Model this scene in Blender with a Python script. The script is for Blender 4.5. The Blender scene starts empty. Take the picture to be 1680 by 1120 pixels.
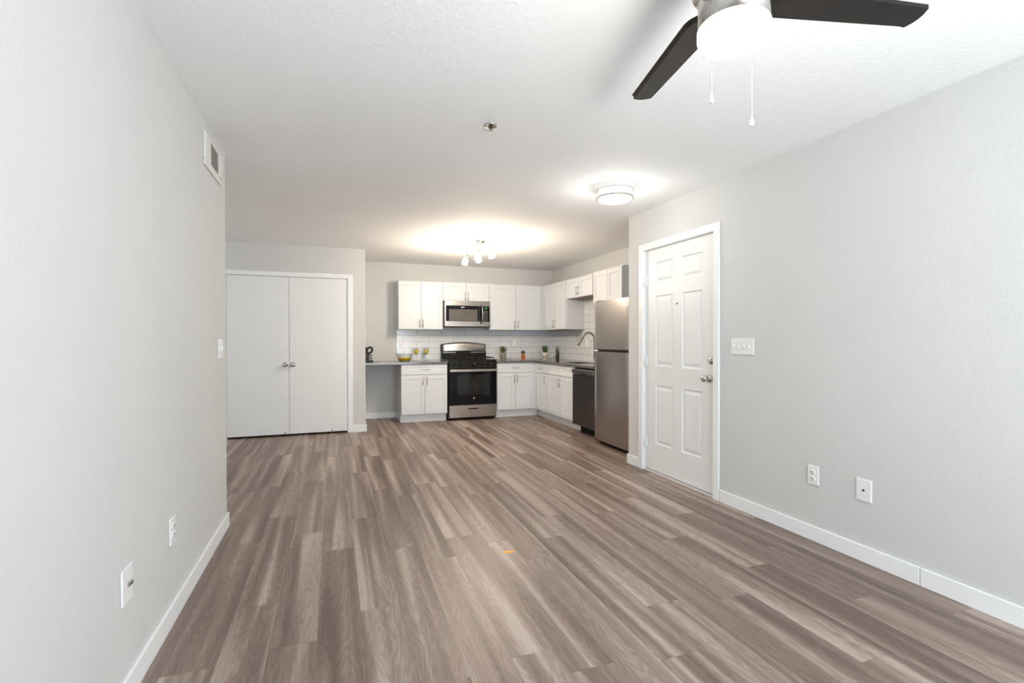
import bpy, bmesh, math, random
from mathutils import Vector, Matrix
PI = math.pi
SC = bpy.context.scene
C = SC.collection
random.seed(7)

# ------------------------------------------------------------------ camera
cam_d = bpy.data.cameras.new('camera'); cam = bpy.data.objects.new('camera', cam_d); C.objects.link(cam)
F_PX, YAW, PITCH, ROLL, CAM_H = 809.18, 0.3454, 0.0091, -0.0006, 1.2318
cam_d.sensor_fit = 'HORIZONTAL'; cam_d.sensor_width = 36.0
cam_d.lens = F_PX / 1680 * 36.0
cam_d.shift_y = (564.1 - 560) / 1680
cam_d.clip_start = 0.02
cam.location = (0, 0, CAM_H)
cam.rotation_euler = (PI/2 - PITCH, -ROLL, -YAW)
SC.camera = cam

# ------------------------------------------------------------------ world, daylight, exposure
w = bpy.data.worlds.new('world'); SC.world = w; w.use_nodes = True
wn = w.node_tree.nodes; wl = w.node_tree.links
bg = wn['Background']
sky = wn.new('ShaderNodeTexSky'); sky.sky_type = 'HOSEK_WILKIE'; sky.turbidity = 4.0
sky.sun_direction = (0.3, 0.5, 0.8)
mixw = wn.new('ShaderNodeMixRGB'); mixw.inputs[0].default_value = 0.75
mixw.inputs[2].default_value = (0.95, 0.98, 1.0, 1)
wl.new(sky.outputs[0], mixw.inputs[1]); wl.new(mixw.outputs[0], bg.inputs[0])
bg.inputs[1].default_value = 2.0
SC.view_settings.view_transform = 'Standard'
try: SC.view_settings.look = 'None'
except Exception: pass
SC.view_settings.gamma = 1.0
SC.view_settings.use_curve_mapping = False
SC.view_settings.exposure = 0.26

def area(name, loc, rot, sx, sy, energy, col):
    l = bpy.data.lights.new(name, 'AREA'); l.shape = 'RECTANGLE'; l.size = sx; l.size_y = sy
    l.energy = energy; l.color = col
    o = bpy.data.objects.new(name, l); o.location = loc; o.rotation_euler = rot; C.objects.link(o); return o
def point(name, loc, energy, col, r=0.05):
    l = bpy.data.lights.new(name, 'POINT'); l.energy = energy; l.color = col; l.shadow_soft_size = r
    o = bpy.data.objects.new(name, l); o.location = loc; C.objects.link(o); return o
# daylight entering by the glass doors in the wall behind the camera
area('daylight_patio', (1.50, -1.60, 1.2), (PI/2+0.62, 0, 0), 2.0, 1.9, 112, (0.88, 0.945, 1.0))
# fill light added at the closed, windowless hallway end to brighten the left
area('hall_fill', (-3.1, 5.2, 1.4), (0, -PI/2, 0), 1.6, 1.6, 14, (0.95, 0.97, 1.0))

WARM = (1.0, 0.83, 0.65)
# ------------------------------------------------------------------ materials
MATS = {}
def principled(name, col, rough=0.5, metal=0.0, spec=0.5, emis=None, es=0.0, trans=0.0, ior=1.45, coat=0.0):
    if name in MATS: return MATS[name]
    m = bpy.data.materials.new(name); m.use_nodes = True
    b = m.node_tree.nodes['Principled BSDF']
    b.inputs['Base Color'].default_value = (*col, 1)
    b.inputs['Roughness'].default_value = rough
    b.inputs['Metallic'].default_value = metal
    b.inputs['Specular IOR Level'].default_value = spec
    b.inputs['IOR'].default_value = ior
    b.inputs['Transmission Weight'].default_value = trans
    b.inputs['Coat Weight'].default_value = coat
    if emis:
        b.inputs['Emission Color'].default_value = (*emis, 1); b.inputs['Emission Strength'].default_value = es
    MATS[name] = m
    return m
def nodes(m): return m.node_tree.nodes, m.node_tree.links, m.node_tree.nodes['Principled BSDF']
def add_bump(m, scale, strength, dist=0.002, detail=3, stretch=None):
    n, l, b = nodes(m)
    tc = n.new('ShaderNodeTexCoord'); nz = n.new('ShaderNodeTexNoise'); bp = n.new('ShaderNodeBump')
    nz.inputs['Scale'].default_value = scale; nz.inputs['Detail'].default_value = detail
    src = tc.outputs['Object']
    if stretch:
        mp = n.new('ShaderNodeMapping'); mp.inputs['Scale'].default_value = stretch
        l.new(src, mp.inputs[0]); src = mp.outputs[0]
    l.new(src, nz.inputs['Vector']); l.new(nz.outputs['Fac'], bp.inputs['Height'])
    bp.inputs['Strength'].default_value = strength; bp.inputs['Distance'].default_value = dist
    l.new(bp.outputs[0], b.inputs['Normal'])
    return m
def vary(m, c1, c2, scale, stretch=(1, 1, 1), detail=3, lo=0.35, hi=0.65):
    n, l, b = nodes(m)
    tc = n.new('ShaderNodeTexCoord'); mp = n.new('ShaderNodeMapping'); nz = n.new('ShaderNodeTexNoise'); cr = n.new('ShaderNodeValToRGB')
    mp.inputs['Scale'].default_value = stretch; nz.inputs['Scale'].default_value = scale; nz.inputs['Detail'].default_value = detail
    cr.color_ramp.elements[0].position = lo; cr.color_ramp.elements[1].position = hi
    cr.color_ramp.elements[0].color = (*c1, 1); cr.color_ramp.elements[1].color = (*c2, 1)
    l.new(tc.outputs['Object'], mp.inputs[0]); l.new(mp.outputs[0], nz.inputs['Vector']); l.new(nz.outputs['Fac'], cr.inputs[0])
    l.new(cr.outputs[0], b.inputs['Base Color'])
    return m

M_wall = vary(add_bump(principled('wall_paint', (0.60, 0.60, 0.585), 0.7, spec=0.3), 70, 0.45, 0.004), (0.612, 0.620, 0.616), (0.632, 0.640, 0.636), 1.2)
M_ceil = vary(add_bump(principled('ceiling_paint', (0.84, 0.84, 0.835), 0.8, spec=0.2), 60, 0.5, 0.005), (0.88, 0.895, 0.90), (0.90, 0.915, 0.92), 1.0)
M_trim = add_bump(principled('trim_paint', (0.84, 0.86, 0.87), 0.35), 20, 0.03)
M_door = add_bump(principled('door_paint', (0.80, 0.82, 0.825), 0.4), 30, 0.05)
M_cab = add_bump(principled('cabinet_paint', (0.68, 0.71, 0.74), 0.38), 25, 0.02)
M_cab_in = principled('cabinet_carcass', (0.62, 0.60, 0.58), 0.5)
M_under = vary(principled('raw_cabinet_underside', (0.30, 0.20, 0.13), 0.6), (0.26, 0.17, 0.11), (0.36, 0.25, 0.17), 6, (1, 8, 1))
M_plate = principled('plastic_plate', (0.82, 0.82, 0.82), 0.3)
M_black = add_bump(principled('black_enamel', (0.008, 0.008, 0.0085), 0.2, spec=0.35), 40, 0.02)
M_blackglass = principled('black_glass', (0.006, 0.006, 0.007), 0.06, spec=0.35)
M_window_dk = vary(principled('oven_window', (0.012, 0.012, 0.013), 0.05, spec=0.5), (0.010, 0.010, 0.011), (0.016, 0.016, 0.017), 5)
M_mwwin = vary(principled('microwave_window', (0.11, 0.10, 0.09), 0.15), (0.10, 0.09, 0.085), (0.13, 0.12, 0.11), 60)
M_iron = add_bump(principled('cast_iron', (0.010, 0.009, 0.009), 0.5, spec=0.3), 120, 0.3)
def brushed(name, col, rough, stretch):
    m = principled(name, col, rough, metal=1.0)
    return add_bump(m, 40, 0.02, 0.001, 2, stretch)
M_steel = brushed('brushed_steel', (0.50, 0.47, 0.44), 0.22, (0.6, 0.6, 30))
M_steel_dk = brushed('dark_brushed_steel', (0.15, 0.135, 0.13), 0.28, (0.6, 0.6, 30))
M_fridge = brushed('fridge_steel', (0.42, 0.385, 0.365), 0.27, (30, 30, 0.6))
M_nickel = add_bump(principled('satin_nickel', (0.55, 0.53, 0.50), 0.25, metal=1.0), 50, 0.02)
M_faucet = add_bump(principled('brushed_faucet_nickel', (0.40, 0.36, 0.31), 0.3, metal=1.0), 50, 0.02)
M_rubber = principled('dark_void', (0.008, 0.008, 0.008), 0.8)
M_fside = principled('fridge_side_grey', (0.16, 0.155, 0.15), 0.5)
M_counter = vary(principled('quartz_countertop', (0.10, 0.09, 0.087), 0.13, spec=0.7), (0.088, 0.08, 0.077), (0.12, 0.11, 0.105), 90, detail=5)
M_bladedark = vary(principled('fan_blade_wood', (0.008, 0.0065, 0.006), 0.35, spec=0.3), (0.007, 0.006, 0.0055), (0.012, 0.0095, 0.008), 8, (1, 6, 1))
M_glow = principled('lit_white_glass', (0.9, 0.9, 0.88), 0.3, emis=(1.0, 0.97, 0.90), es=6.0)
M_glow_dome = principled('lit_dome_glass', (0.9, 0.9, 0.88), 0.3, emis=(1.0, 0.96, 0.88), es=2.2)
M_glow_spot = principled('lit_spot_glass', (0.9, 0.9, 0.88), 0.3, emis=(1.0, 0.90, 0.74), es=12.0)
M_green_led = principled('green_display', (0.02, 0.05, 0.02), 0.3, emis=(0.10, 0.75, 0.15), es=0.6)
M_keys = principled('keypad_print', (0.25, 0.25, 0.24), 0.4)
M_logo = principled('silver_badge', (0.75, 0.75, 0.73), 0.3, metal=0.6)
def thin_glass():
    m = bpy.data.materials.new('clear_glass'); m.use_nodes = True; n, l = m.node_tree.nodes, m.node_tree.links
    n.remove(n['Principled BSDF']); tr = n.new('ShaderNodeBsdfTransparent'); gl = n.new('ShaderNodeBsdfGlossy'); mx = n.new('ShaderNodeMixShader')
    tr.inputs[0].default_value = (0.93, 0.95, 0.95, 1); gl.inputs['Roughness'].default_value = 0.03
    lw = n.new('ShaderNodeLayerWeight'); lw.inputs[0].default_value = 0.25
    mu = n.new('ShaderNodeMath'); mu.operation = 'MULTIPLY'; mu.inputs[1].default_value = 0.45
    l.new(lw.outputs['Facing'], mu.inputs[0]); l.new(mu.outputs[0], mx.inputs[0]); l.new(tr.outputs[0], mx.inputs[1]); l.new(gl.outputs[0], mx.inputs[2])
    l.new(mx.outputs[0], n['Material Output'].inputs[0]); return m
M_glass = thin_glass()
M_juice = vary(principled('yellow_drink', (0.80, 0.52, 0.03), 0.25), (0.70, 0.42, 0.02), (0.85, 0.60, 0.05), 25)
M_juice2 = vary(principled('pale_yellow_drink', (0.85, 0.65, 0.08), 0.2), (0.80, 0.55, 0.04), (0.88, 0.72, 0.14), 25)
M_pot_grey = add_bump(principled('grey_clay', (0.24, 0.21, 0.19), 0.8), 80, 0.3)
M_pot_orange = add_bump(principled('terracotta_orange', (0.62, 0.17, 0.04), 0.6), 60, 0.2)
M_pot_cream = add_bump(principled('cream_ceramic', (0.66, 0.58, 0.50), 0.4), 60, 0.1)
M_pot_dark = add_bump(principled('dark_ceramic', (0.05, 0.035, 0.025), 0.5), 60, 0.2)
M_leaf = vary(principled('succulent_green', (0.07, 0.10, 0.04), 0.6), (0.06, 0.09, 0.035), (0.12, 0.16, 0.06), 40)
M_leaf2 = vary(principled('grass_green', (0.03, 0.07, 0.015), 0.5), (0.03, 0.06, 0.015), (0.08, 0.14, 0.03), 40)
M_leaf3 = vary(principled('dark_cactus_green', (0.04, 0.04, 0.02), 0.6), (0.035, 0.035, 0.018), (0.07, 0.075, 0.03), 60)
M_cactus = vary(principled('purple_cactus', (0.06, 0.035, 0.04), 0.8), (0.05, 0.03, 0.035), (0.11, 0.07, 0.07), 120)
M_stem_y = principled('cactus_stem', (0.35, 0.22, 0.03), 0.6)
M_soil = add_bump(principled('soil', (0.04, 0.025, 0.015), 0.9), 200, 0.5)
M_orange_mark = principled('orange_mark_colour', (0.80, 0.38, 0.09), 0.5)
M_vent = add_bump(principled('vent_paint', (0.74, 0.735, 0.72), 0.45), 30, 0.03)
M_chrome = principled('chrome', (0.30, 0.30, 0.295), 0.25, metal=1.0)

def floor_mat():
    m = principled('vinyl_plank_floor', (0.3, 0.26, 0.24), 0.4)
    n, l, b = nodes(m)
    def math_(op, a, c=None, d=None):
        k = n.new('ShaderNodeMath'); k.operation = op
        for i, v in enumerate((a, c, d)):
            if v is None: continue
            if isinstance(v, (int, float)): k.inputs[i].default_value = v
            else: l.new(v, k.inputs[i])
        return k.outputs[0]
    tc = n.new('ShaderNodeTexCoord'); sp = n.new('ShaderNodeSeparateXYZ'); l.new(tc.outputs['Object'], sp.inputs[0])
    x, y = sp.outputs[0], sp.outputs[1]
    W, L = 0.178, 1.22
    rx = math_('DIVIDE', math_('ADD', x, 10.04), W); row = math_('FLOOR', rx)
    wn_ = n.new('ShaderNodeTexWhiteNoise'); wn_.noise_dimensions = '1D'; l.new(row, wn_.inputs['W'])
    ry = math_('ADD', math_('DIVIDE', math_('ADD', y, 10.0), L), math_('MULTIPLY', wn_.outputs['Value'], 5.0)); col = math_('FLOOR', ry)
    cb = n.new('ShaderNodeCombineXYZ'); l.new(row, cb.inputs[0]); l.new(col, cb.inputs[1])
    wr = n.new('ShaderNodeTexWhiteNoise'); wr.noise_dimensions = '3D'; l.new(cb.outputs[0], wr.inputs['Vector'])
    sr = n.new('ShaderNodeSeparateXYZ'); l.new(wr.outputs['Color'], sr.inputs[0])
    r1, r2, r3 = sr.outputs[0], sr.outputs[1], sr.outputs[2]
    # soft lengthwise bands, different in every plank
    v1 = n.new('ShaderNodeCombineXYZ')
    l.new(math_('ADD', math_('MULTIPLY', x, 10.5), math_('MULTIPLY', r1, 60)), v1.inputs[0])
    l.new(math_('ADD', math_('MULTIPLY', y, 0.38), math_('MULTIPLY', r2, 60)), v1.inputs[1])
    n1 = n.new('ShaderNodeTexNoise'); n1.inputs['Scale'].default_value = 1.0; n1.inputs['Detail'].default_value = 1.5; n1.inputs['Distortion'].default_value = 0.7
    l.new(v1.outputs[0], n1.inputs['Vector'])
    # wavy cathedral grain
    v2 = n.new('ShaderNodeCombineXYZ')
    l.new(math_('ADD', math_('MULTIPLY', x, 11), math_('MULTIPLY', r2, 40)), v2.inputs[0])
    l.new(math_('ADD', math_('MULTIPLY', y, 1.3), math_('MULTIPLY', r3, 40)), v2.inputs[1])
    n2 = n.new('ShaderNodeTexNoise'); n2.inputs['Scale'].default_value = 1.0; n2.inputs['Detail'].default_value = 2.0
    l.new(v2.outputs[0], n2.inputs['Vector'])
    rings = math_('SINE', math_('MULTIPLY', n2.outputs['Fac'], 95))
    # fine pores
    v3 = n.new('ShaderNodeCombineXYZ')
    l.new(math_('MULTIPLY', x, 330), v3.inputs[0]); l.new(math_('ADD', math_('MULTIPLY', y, 14), math_('MULTIPLY', r1, 30)), v3.inputs[1])
    n3 = n.new('ShaderNodeTexNoise'); n3.inputs['Scale'].default_value = 1.0; n3.inputs['Detail'].default_value = 2.0
    l.new(v3.outputs[0], n3.inputs['Vector'])
    f = math_('MULTIPLY_ADD', math_('SUBTRACT', n1.outputs['Fac'], 0.5), 2.4, 0.46)
    f = math_('ADD', f, math_('MULTIPLY', math_('SUBTRACT', r3, 0.5), 0.16))
    f = math_('ADD', f, math_('MULTIPLY', rings, 0.085))
    f = math_('ADD', f, math_('MULTIPLY', math_('SUBTRACT', n3.outputs['Fac'], 0.5), 0.40))
    cr = n.new('ShaderNodeValToRGB'); e = cr.color_ramp.elements
    e[0].position = 0.0; e[0].color = (0.128, 0.090, 0.074, 1)
    e[1].position = 1.0; e[1].color = (0.44, 0.365, 0.318, 1)
    q = e.new(0.45); q.color = (0.228, 0.170, 0.142, 1)
    l.new(f, cr.inputs[0])
    # thin dark seams
    fx = math_('FRACT', rx); fy = math_('FRACT', ry)
    ex = math_('MINIMUM', fx, math_('SUBTRACT', 1.0, fx)); ey = math_('MINIMUM', fy, math_('SUBTRACT', 1.0, fy))
    sx = math_('LESS_THAN', math_('MULTIPLY', ex, W), 0.0008); sy = math_('LESS_THAN', math_('MULTIPLY', ey, L), 0.001)
    s = math_('MAXIMUM', sx, sy)
    mx = n.new('ShaderNodeMixRGB'); mx.blend_type = 'MULTIPLY'; l.new(math_('MULTIPLY', s, 0.45), mx.inputs[0])
    l.new(cr.outputs[0], mx.inputs[1]); mx.inputs[2].default_value = (0.25, 0.22, 0.2, 1)
    # scattered pale specks of dust
    vo = n.new('ShaderNodeTexVoronoi'); vo.inputs['Scale'].default_value = 5.0; l.new(tc.outputs['Object'], vo.inputs['Vector'])
    dot = math_('LESS_THAN', vo.outputs['Distance'], 0.011)
    mx2 = n.new('ShaderNodeMixRGB'); l.new(math_('MULTIPLY', dot, 0.7), mx2.inputs[0]); l.new(mx.outputs[0], mx2.inputs[1]); mx2.inputs[2].default_value = (0.7, 0.7, 0.7, 1)
    l.new(mx2.outputs[0], b.inputs['Base Color'])
    rg = math_('MULTIPLY_ADD', n3.outputs['Fac'], 0.12, 0.33); l.new(rg, b.inputs['Roughness'])
    bp = n.new('ShaderNodeBump'); bp.inputs['Strength'].default_value = 0.22; bp.inputs['Distance'].default_value = 0.002
    l.new(math_('ADD', n3.outputs['Fac'], math_('MULTIPLY', rings, 0.15)), bp.inputs['Height']); l.new(bp.outputs[0], b.inputs['Normal'])
    b.inputs['Specular IOR Level'].default_value = 0.45
    return m
M_floor = floor_mat()

def tile_mat(name, axis):
    m = principled(name, (0.7, 0.7, 0.7), 0.12)
    n, l, b = nodes(m)
    tc = n.new('ShaderNodeTexCoord'); sp = n.new('ShaderNodeSeparateXYZ'); l.new(tc.outputs['Object'], sp.inputs[0])
    cb = n.new('ShaderNodeCombineXYZ')
    ad = n.new('ShaderNodeMath'); ad.operation = 'ADD'; l.new(sp.outputs[axis], ad.inputs[0]); ad.inputs[1].default_value = 10.0 - (1.039 + 0.0 if axis == 0 else 7.03)
    az = n.new('ShaderNodeMath'); az.operation = 'ADD'; l.new(sp.outputs[2], az.inputs[0]); az.inputs[1].default_value = 9.102
    l.new(ad.outputs[0], cb.inputs[0]); l.new(az.outputs[0], cb.inputs[1])
    br = n.new('ShaderNodeTexBrick'); br.offset = 0.5; br.squash = 1.0
    br.inputs['Scale'].default_value = 1.0; br.inputs['Brick Width'].default_value = 0.4; br.inputs['Row Height'].default_value = 0.1
    br.inputs['Mortar Size'].default_value = 0.0028; br.inputs['Mortar Smooth'].default_value = 0.2
    br.inputs['Color1'].default_value = (0.68, 0.71, 0.74, 1); br.inputs['Color2'].default_value = (0.73, 0.76, 0.79, 1)
    br.inputs['Mortar'].default_value = (0.36, 0.35, 0.34, 1)
    l.new(cb.outputs[0], br.inputs['Vector']); l.new(br.outputs['Color'], b.inputs['Base Color'])
    bp = n.new('ShaderNodeBump'); bp.invert = True; bp.inputs['Strength'].default_value = 0.5; bp.inputs['Distance'].default_value = 0.002
    l.new(br.outputs['Fac'], bp.inputs['Height']); l.new(bp.outputs[0], b.inputs['Normal'])
    return m
M_tile_back = tile_mat('subway_tile_back', 0)
M_tile_side = tile_mat('subway_tile_side', 1)

# ------------------------------------------------------------------ mesh helpers
def box(bm, x0, x1, y0, y1, z0, z1, bev=0.0, seg=2):
    t = bmesh.new(); r = bmesh.ops.create_cube(t, size=1.0)
    for v in t.verts:
        v.co = Vector(((x0+x1)/2 + v.co.x*(x1-x0), (y0+y1)/2 + v.co.y*(y1-y0), (z0+z1)/2 + v.co.z*(z1-z0)))
    if bev > 0: bmesh.ops.bevel(t, geom=t.edges[:], offset=bev, segments=seg, affect='EDGES', profile=0.5)
    me = bpy.data.meshes.new('t'); t.to_mesh(me); t.free(); bm.from_mesh(me); bpy.data.meshes.remove(me)
    return bm
def lathe(bm, prof, seg=32, c=(0, 0, 0), axis='Z', smooth=True):
    """prof: (radius, height) pairs; revolved about axis through c"""
    rings = []
    for r, h in prof:
        ring = []
        for i in range(seg):
            a = 2*PI*i/seg
            if axis == 'Z': p = (r*math.cos(a), r*math.sin(a), h)
            elif axis == 'X': p = (h, r*math.cos(a), r*math.sin(a))
            else: p = (r*math.sin(a), h, r*math.cos(a))
            ring.append(bm.verts.new((p[0]+c[0], p[1]+c[1], p[2]+c[2])) if (r > 1e-6 or i == 0) else ring[0])
        rings.append(ring)
    for A, B in zip(rings, rings[1:]):
        for i in range(seg):
            j = (i+1) % seg
            vs = []
            for v in (A[i], A[j], B[j], B[i]):
                if v not in vs: vs.append(v)
            if len(vs) >= 3:
                try: f = bm.faces.new(vs); f.smooth = smooth
                except ValueError: pass
    return bm
def tube(bm, pts, r, seg=10, rs=None, smooth=True, cap=True):
    pts = [Vector(p) for p in pts]; rings = []; up = Vector((0, 0, 1))
    prev = None
    for i, p in enumerate(pts):
        d = (pts[min(i+1, len(pts)-1)] - pts[max(i-1, 0)]).normalized()
        if prev is None:
            a = d.cross(up if abs(d.z) < 0.9 else Vector((1, 0, 0))).normalized()
        else:
            a = (prev - d*prev.dot(d)).normalized()
        prev = a; b = d.cross(a); rr = rs[i] if rs else r
        rings.append([bm.verts.new(p + a*rr*math.cos(2*PI*k/seg) + b*rr*math.sin(2*PI*k/seg)) for k in range(seg)])
    for A, B in zip(rings, rings[1:]):
        for i in range(seg):
            f = bm.faces.new((A[i], A[(i+1) % seg], B[(i+1) % seg], B[i])); f.smooth = smooth
    if cap:
        bm.faces.new(rings[0][::-1]); bm.faces.new(rings[-1])
    return bm
def sphere(bm, c, r, sx=1, sy=1, sz=1, u=16, v=10):
    t = bmesh.new(); bmesh.ops.create_uvsphere(t, u_segments=u, v_segments=v, radius=r)
    for q in t.verts: q.co = Vector((q.co.x*sx+c[0], q.co.y*sy+c[1], q.co.z*sz+c[2]))
    for f in t.faces: f.smooth = True
    me = bpy.data.meshes.new('t'); t.to_mesh(me); t.free(); bm.from_mesh(me); bpy.data.meshes.remove(me)
    return bm
def prism(bm, poly, z0, z1):
    """extrude polygon in XY from z0 to z1"""
    A = [bm.verts.new((x, y, z0)) for x, y in poly]; B = [bm.verts.new((x, y, z1)) for x, y in poly]
    n = len(poly)
    bm.faces.new(A[::-1]); bm.faces.new(B)
    for i in range(n): bm.faces.new((A[i], A[(i+1) % n], B[(i+1) % n], B[i]))
    return bm
def B(): return bmesh.new()
def obj(name, bm, mat, parent=None, label=None):
    bmesh.ops.recalc_face_normals(bm, faces=bm.faces[:])
    me = bpy.data.meshes.new(name); bm.to_mesh(me); bm.free(); me.materials.append(mat)
    o = bpy.data.objects.new(name, me); C.objects.link(o)
    if parent: o.parent = parent
    if label: o['label'] = label
    return o
def thing(name, label, cat, loc=(0, 0, 0), rotz=0, group=None):
    o = bpy.data.objects.new(name, None); C.objects.link(o)
    o.location = loc; o.rotation_euler = (0, 0, rotz); o['label'] = label; o['category'] = cat
    o.empty_display_size = 0.1
    if group: o['group'] = group
    return o
def tag(o, label, cat, group=None):
    o['label'] = label; o['category'] = cat
    if group: o['group'] = group
    return o
def struct(name, bm, m, label=None):
    o = obj(name, bm, m); o['kind'] = 'structure'
    if label: o['label'] = label
    return o

# ------------------------------------------------------------------ room shell
H = 2.44
XL, YL = -0.672, 3.687       # left wall, its end
XR, YR = 2.758, 4.229        # right wall, its end
XC, YC = 0.39, 6.889         # closet wall, its right end
YB, XK = 7.965, 3.626        # kitchen back wall and kitchen right wall
Y0, XH = -1.7, -3.2          # rear wall, hallway end
struct('floor', box(B(), XH-.1, XK+.1, Y0-.1, YB+.1, -0.05, 0), M_floor)
struct('ceiling', box(B(), XH-.1, XK+.1, Y0-.1, YB+.1, H, H+0.05), M_ceil)
bm = B(); box(bm, XL-.12, XL, Y0, YL, 0, H); box(bm, XH, XL-.12, YL-.12, YL, 0, H)
struct('wall_left', bm, M_wall)
DY0, DY1, DZ = 3.045, 3.985, 2.075   # entry door opening
bm = B(); box(bm, XR, XR+.12, Y0, DY0, 0, H); box(bm, XR, XR+.12, DY1, YR, 0, H); box(bm, XR, XR+.12, DY0, DY1, DZ, H)
box(bm, XR+.12, XK, YR-.12, YR, 0, H)
struct('wall_right', bm, M_wall)
CX0, CX1, CZ = -1.262, 0.172, 2.042  # closet opening
bm = B(); box(bm, XH, CX0, YC, YC+.12, 0, H); box(bm, CX1, XC, YC, YC+.12, 0, H); box(bm, CX0, CX1, YC, YC+.12, CZ, H)
box(bm, XC-.12, XC, YC+.12, YB, 0, H)
struct('wall_closet', bm, M_wall)
struct('wall_closet_interior', box(B(), XH, XC-.12, YC+.7, YC+.75, 0, H), M_wall)
struct('wall_back', box(B(), XC-.12, XK+.1, YB, YB+.1, 0, H), M_wall)
struct('wall_kitchen_right', box(B(), XK, XK+.1, YR-.12, YB, 0, H), M_wall)
struct('wall_hallway', box(B(), XH-.1, XH, YL-.12, YC+.75, 0, H), M_wall)
# rear wall with patio doors, behind the camera
bm = B(); WX0, WX1, WZ = -0.35, 2.45, 2.15
box(bm, XL-.12, WX0, Y0-.1, Y0, 0, H); box(bm, WX1, XR+.12, Y0-.1, Y0, 0, H); box(bm, WX0, WX1, Y0-.1, Y0, WZ, H)
struct('wall_rear', bm, M_wall)
bm = B()
for a, b in ((WX0, WX0+.06), (1.02, 1.1), (WX1-.06, WX1)): box(bm, a, b, Y0-.08, Y0-.02, 0.03, WZ-.03)
box(bm, WX0, WX1, Y0-.08, Y0-.02, 0.0, 0.06); box(bm, WX0, WX1, Y0-.08, Y0-.02, WZ-.06, WZ)
wf = struct('window_1', bm, M_trim)
for a, b in ((WX0+.06, 1.02), (1.10, WX1-.06)): obj('pane', box(B(), a, b, Y0-.053, Y0-.047, .06, WZ-.06), M_glass, wf)

def baseboard(name, boxes):
    bm = B()
    for x0, x1, y0, y1 in boxes: box(bm, x0, x1, y0, y1, 0, 0.091, 0.002, 1)
    return struct(name, bm, M_trim)
baseboard('baseboard_left', [(XL, XL+.013, Y0, YL+.013), (-2.6, XL, YL, YL+.013)])
baseboard('baseboard_right', [(XR-.013, XR, 1.62, DY0-.062)])
baseboard('baseboard_right_near', [(XR-.013, XR, Y0, 1.617)])
baseboard('baseboard_right_far', [(XR-.013, XR, DY1+.062, YR+.013), (XR, 2.9, YR, YR+.013)])
baseboard('baseboard_closet', [(CX1+.059, XC+.013, YC-.013, YC), (XC, XC+.013, YC, YB-.013)])
baseboard('baseboard_back', [(XC+.013, 0.916, YB-.013, YB)])

# door casings
bm = B(); cw = 0.062
box(bm, XR-.016, XR, DY0-cw+.008, DY0+.008, 0, DZ+cw-.01, .004); box(bm, XR-.016, XR, DY1-.008, DY1+cw-.008, 0, DZ+cw-.01, .004)
box(bm, XR-.016, XR, DY0+.006, DY1-.006, DZ-.01, DZ+cw-.01, .004)
box(bm, XR-.002, XR+.11, DY0, DY0+.012, 0, DZ); box(bm, XR-.002, XR+.11, DY1-.012, DY1, 0, DZ); box(bm, XR-.002, XR+.11, DY0, DY1, DZ-.012, DZ)
struct('trim_1', bm, M_trim, 'white casing around the entry door')
bm = B()
box(bm, CX0-.057, CX0+.006, YC-.014, YC, 0, CZ+.05, .004); box(bm, CX1-.006, CX1+.057, YC-.014, YC, 0, CZ+.05, .004)
box(bm, CX0+.004, CX1-.004, YC-.014, YC, CZ-.006, CZ+.05, .004)
box(bm, CX0, CX0+.012, YC-.001, YC+.1, 0, CZ); box(bm, CX1-.012, CX1, YC-.001, YC+.1, 0, CZ); box(bm, CX0, CX1, YC-.001, YC+.1, CZ-.008, CZ)
struct('trim_2', bm, M_trim, 'white casing around the closet doors')
struct('trim_3', box(B(), XR-.006, XR+.12, DY0+.012, DY1-.012, 0, 0.016, .003), principled('threshold', (0.62, 0.58, 0.57), 0.4), 'metal threshold under the entry door')

# ------------------------------------------------------------------ entry door (six panel), faces -X
XD = XR + 0.018
def panel_door():
    """slab facing -X with six recessed raised panels, built as a grid"""
    bm = B(); y0, y1, z0, z1 = DY0+.014, DY1-.014, 0.022, DZ-.014
    def sh(y): return y
    cols = [(3.205, 3.450), (3.572, 3.813)]
    rows = [(0.274, 0.812), (0.990, 1.630), (1.750, 1.936)]
    ys = [y0, 3.205, 3.450, 3.572, 3.813, y1]; zs = [z0, 0.274, 0.812, 0.990, 1.630, 1.750, 1.936, z1]
    def q(a, b, c, d): bm.faces.new([bm.verts.new(p) for p in (a, b, c, d)])
    for i in range(5):
        for j in range(7):
            a, b, c, d = ys[i], ys[i+1], zs[j], zs[j+1]
            if i in (1, 3) and j in (1, 3, 5):
                lev = [(0, 0), (.007, .009), (.020, .008), (.040, .002)]
                for (o0, d0), (o1, d1) in zip(lev, lev[1:]):
                    P = [(a+o0, c+o0), (b-o0, c+o0), (b-o0, d-o0), (a+o0, d-o0)]
                    Q = [(a+o1, c+o1), (b-o1, c+o1), (b-o1, d-o1), (a+o1, d-o1)]
                    for k in range(4):
                        kk = (k+1) % 4
                        q((XD+d0, *P[k]), (XD+d0, *P[kk]), (XD+d1, *Q[kk]), (XD+d1, *Q[k]))
                o1, d1 = lev[-1]
                q((XD+d1, a+o1, c+o1), (XD+d1, b-o1, c+o1), (XD+d1, b-o1, d-o1), (XD+d1, a+o1, d-o1))
            else: q((XD, a, c), (XD, b, c), (XD, b, d), (XD, a, d))
    xb = XD + 0.042
    q((xb, y0, z0), (xb, y1, z0), (xb, y1, z1), (xb, y0, z1))
    q((XD, y0, z0), (xb, y0, z0), (xb, y0, z1), (XD, y0, z1)); q((XD, y1, z0), (xb, y1, z0), (xb, y1, z1), (XD, y1, z1))
    q((XD, y0, z0), (xb, y0, z0), (xb, y1, z0), (XD, y1, z0)); q((XD, y0, z1), (xb, y0, z1), (xb, y1, z1), (XD, y1, z1))
    bmesh.ops.remove_doubles(bm, verts=bm.verts[:], dist=1e-5)
    return bm
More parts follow.
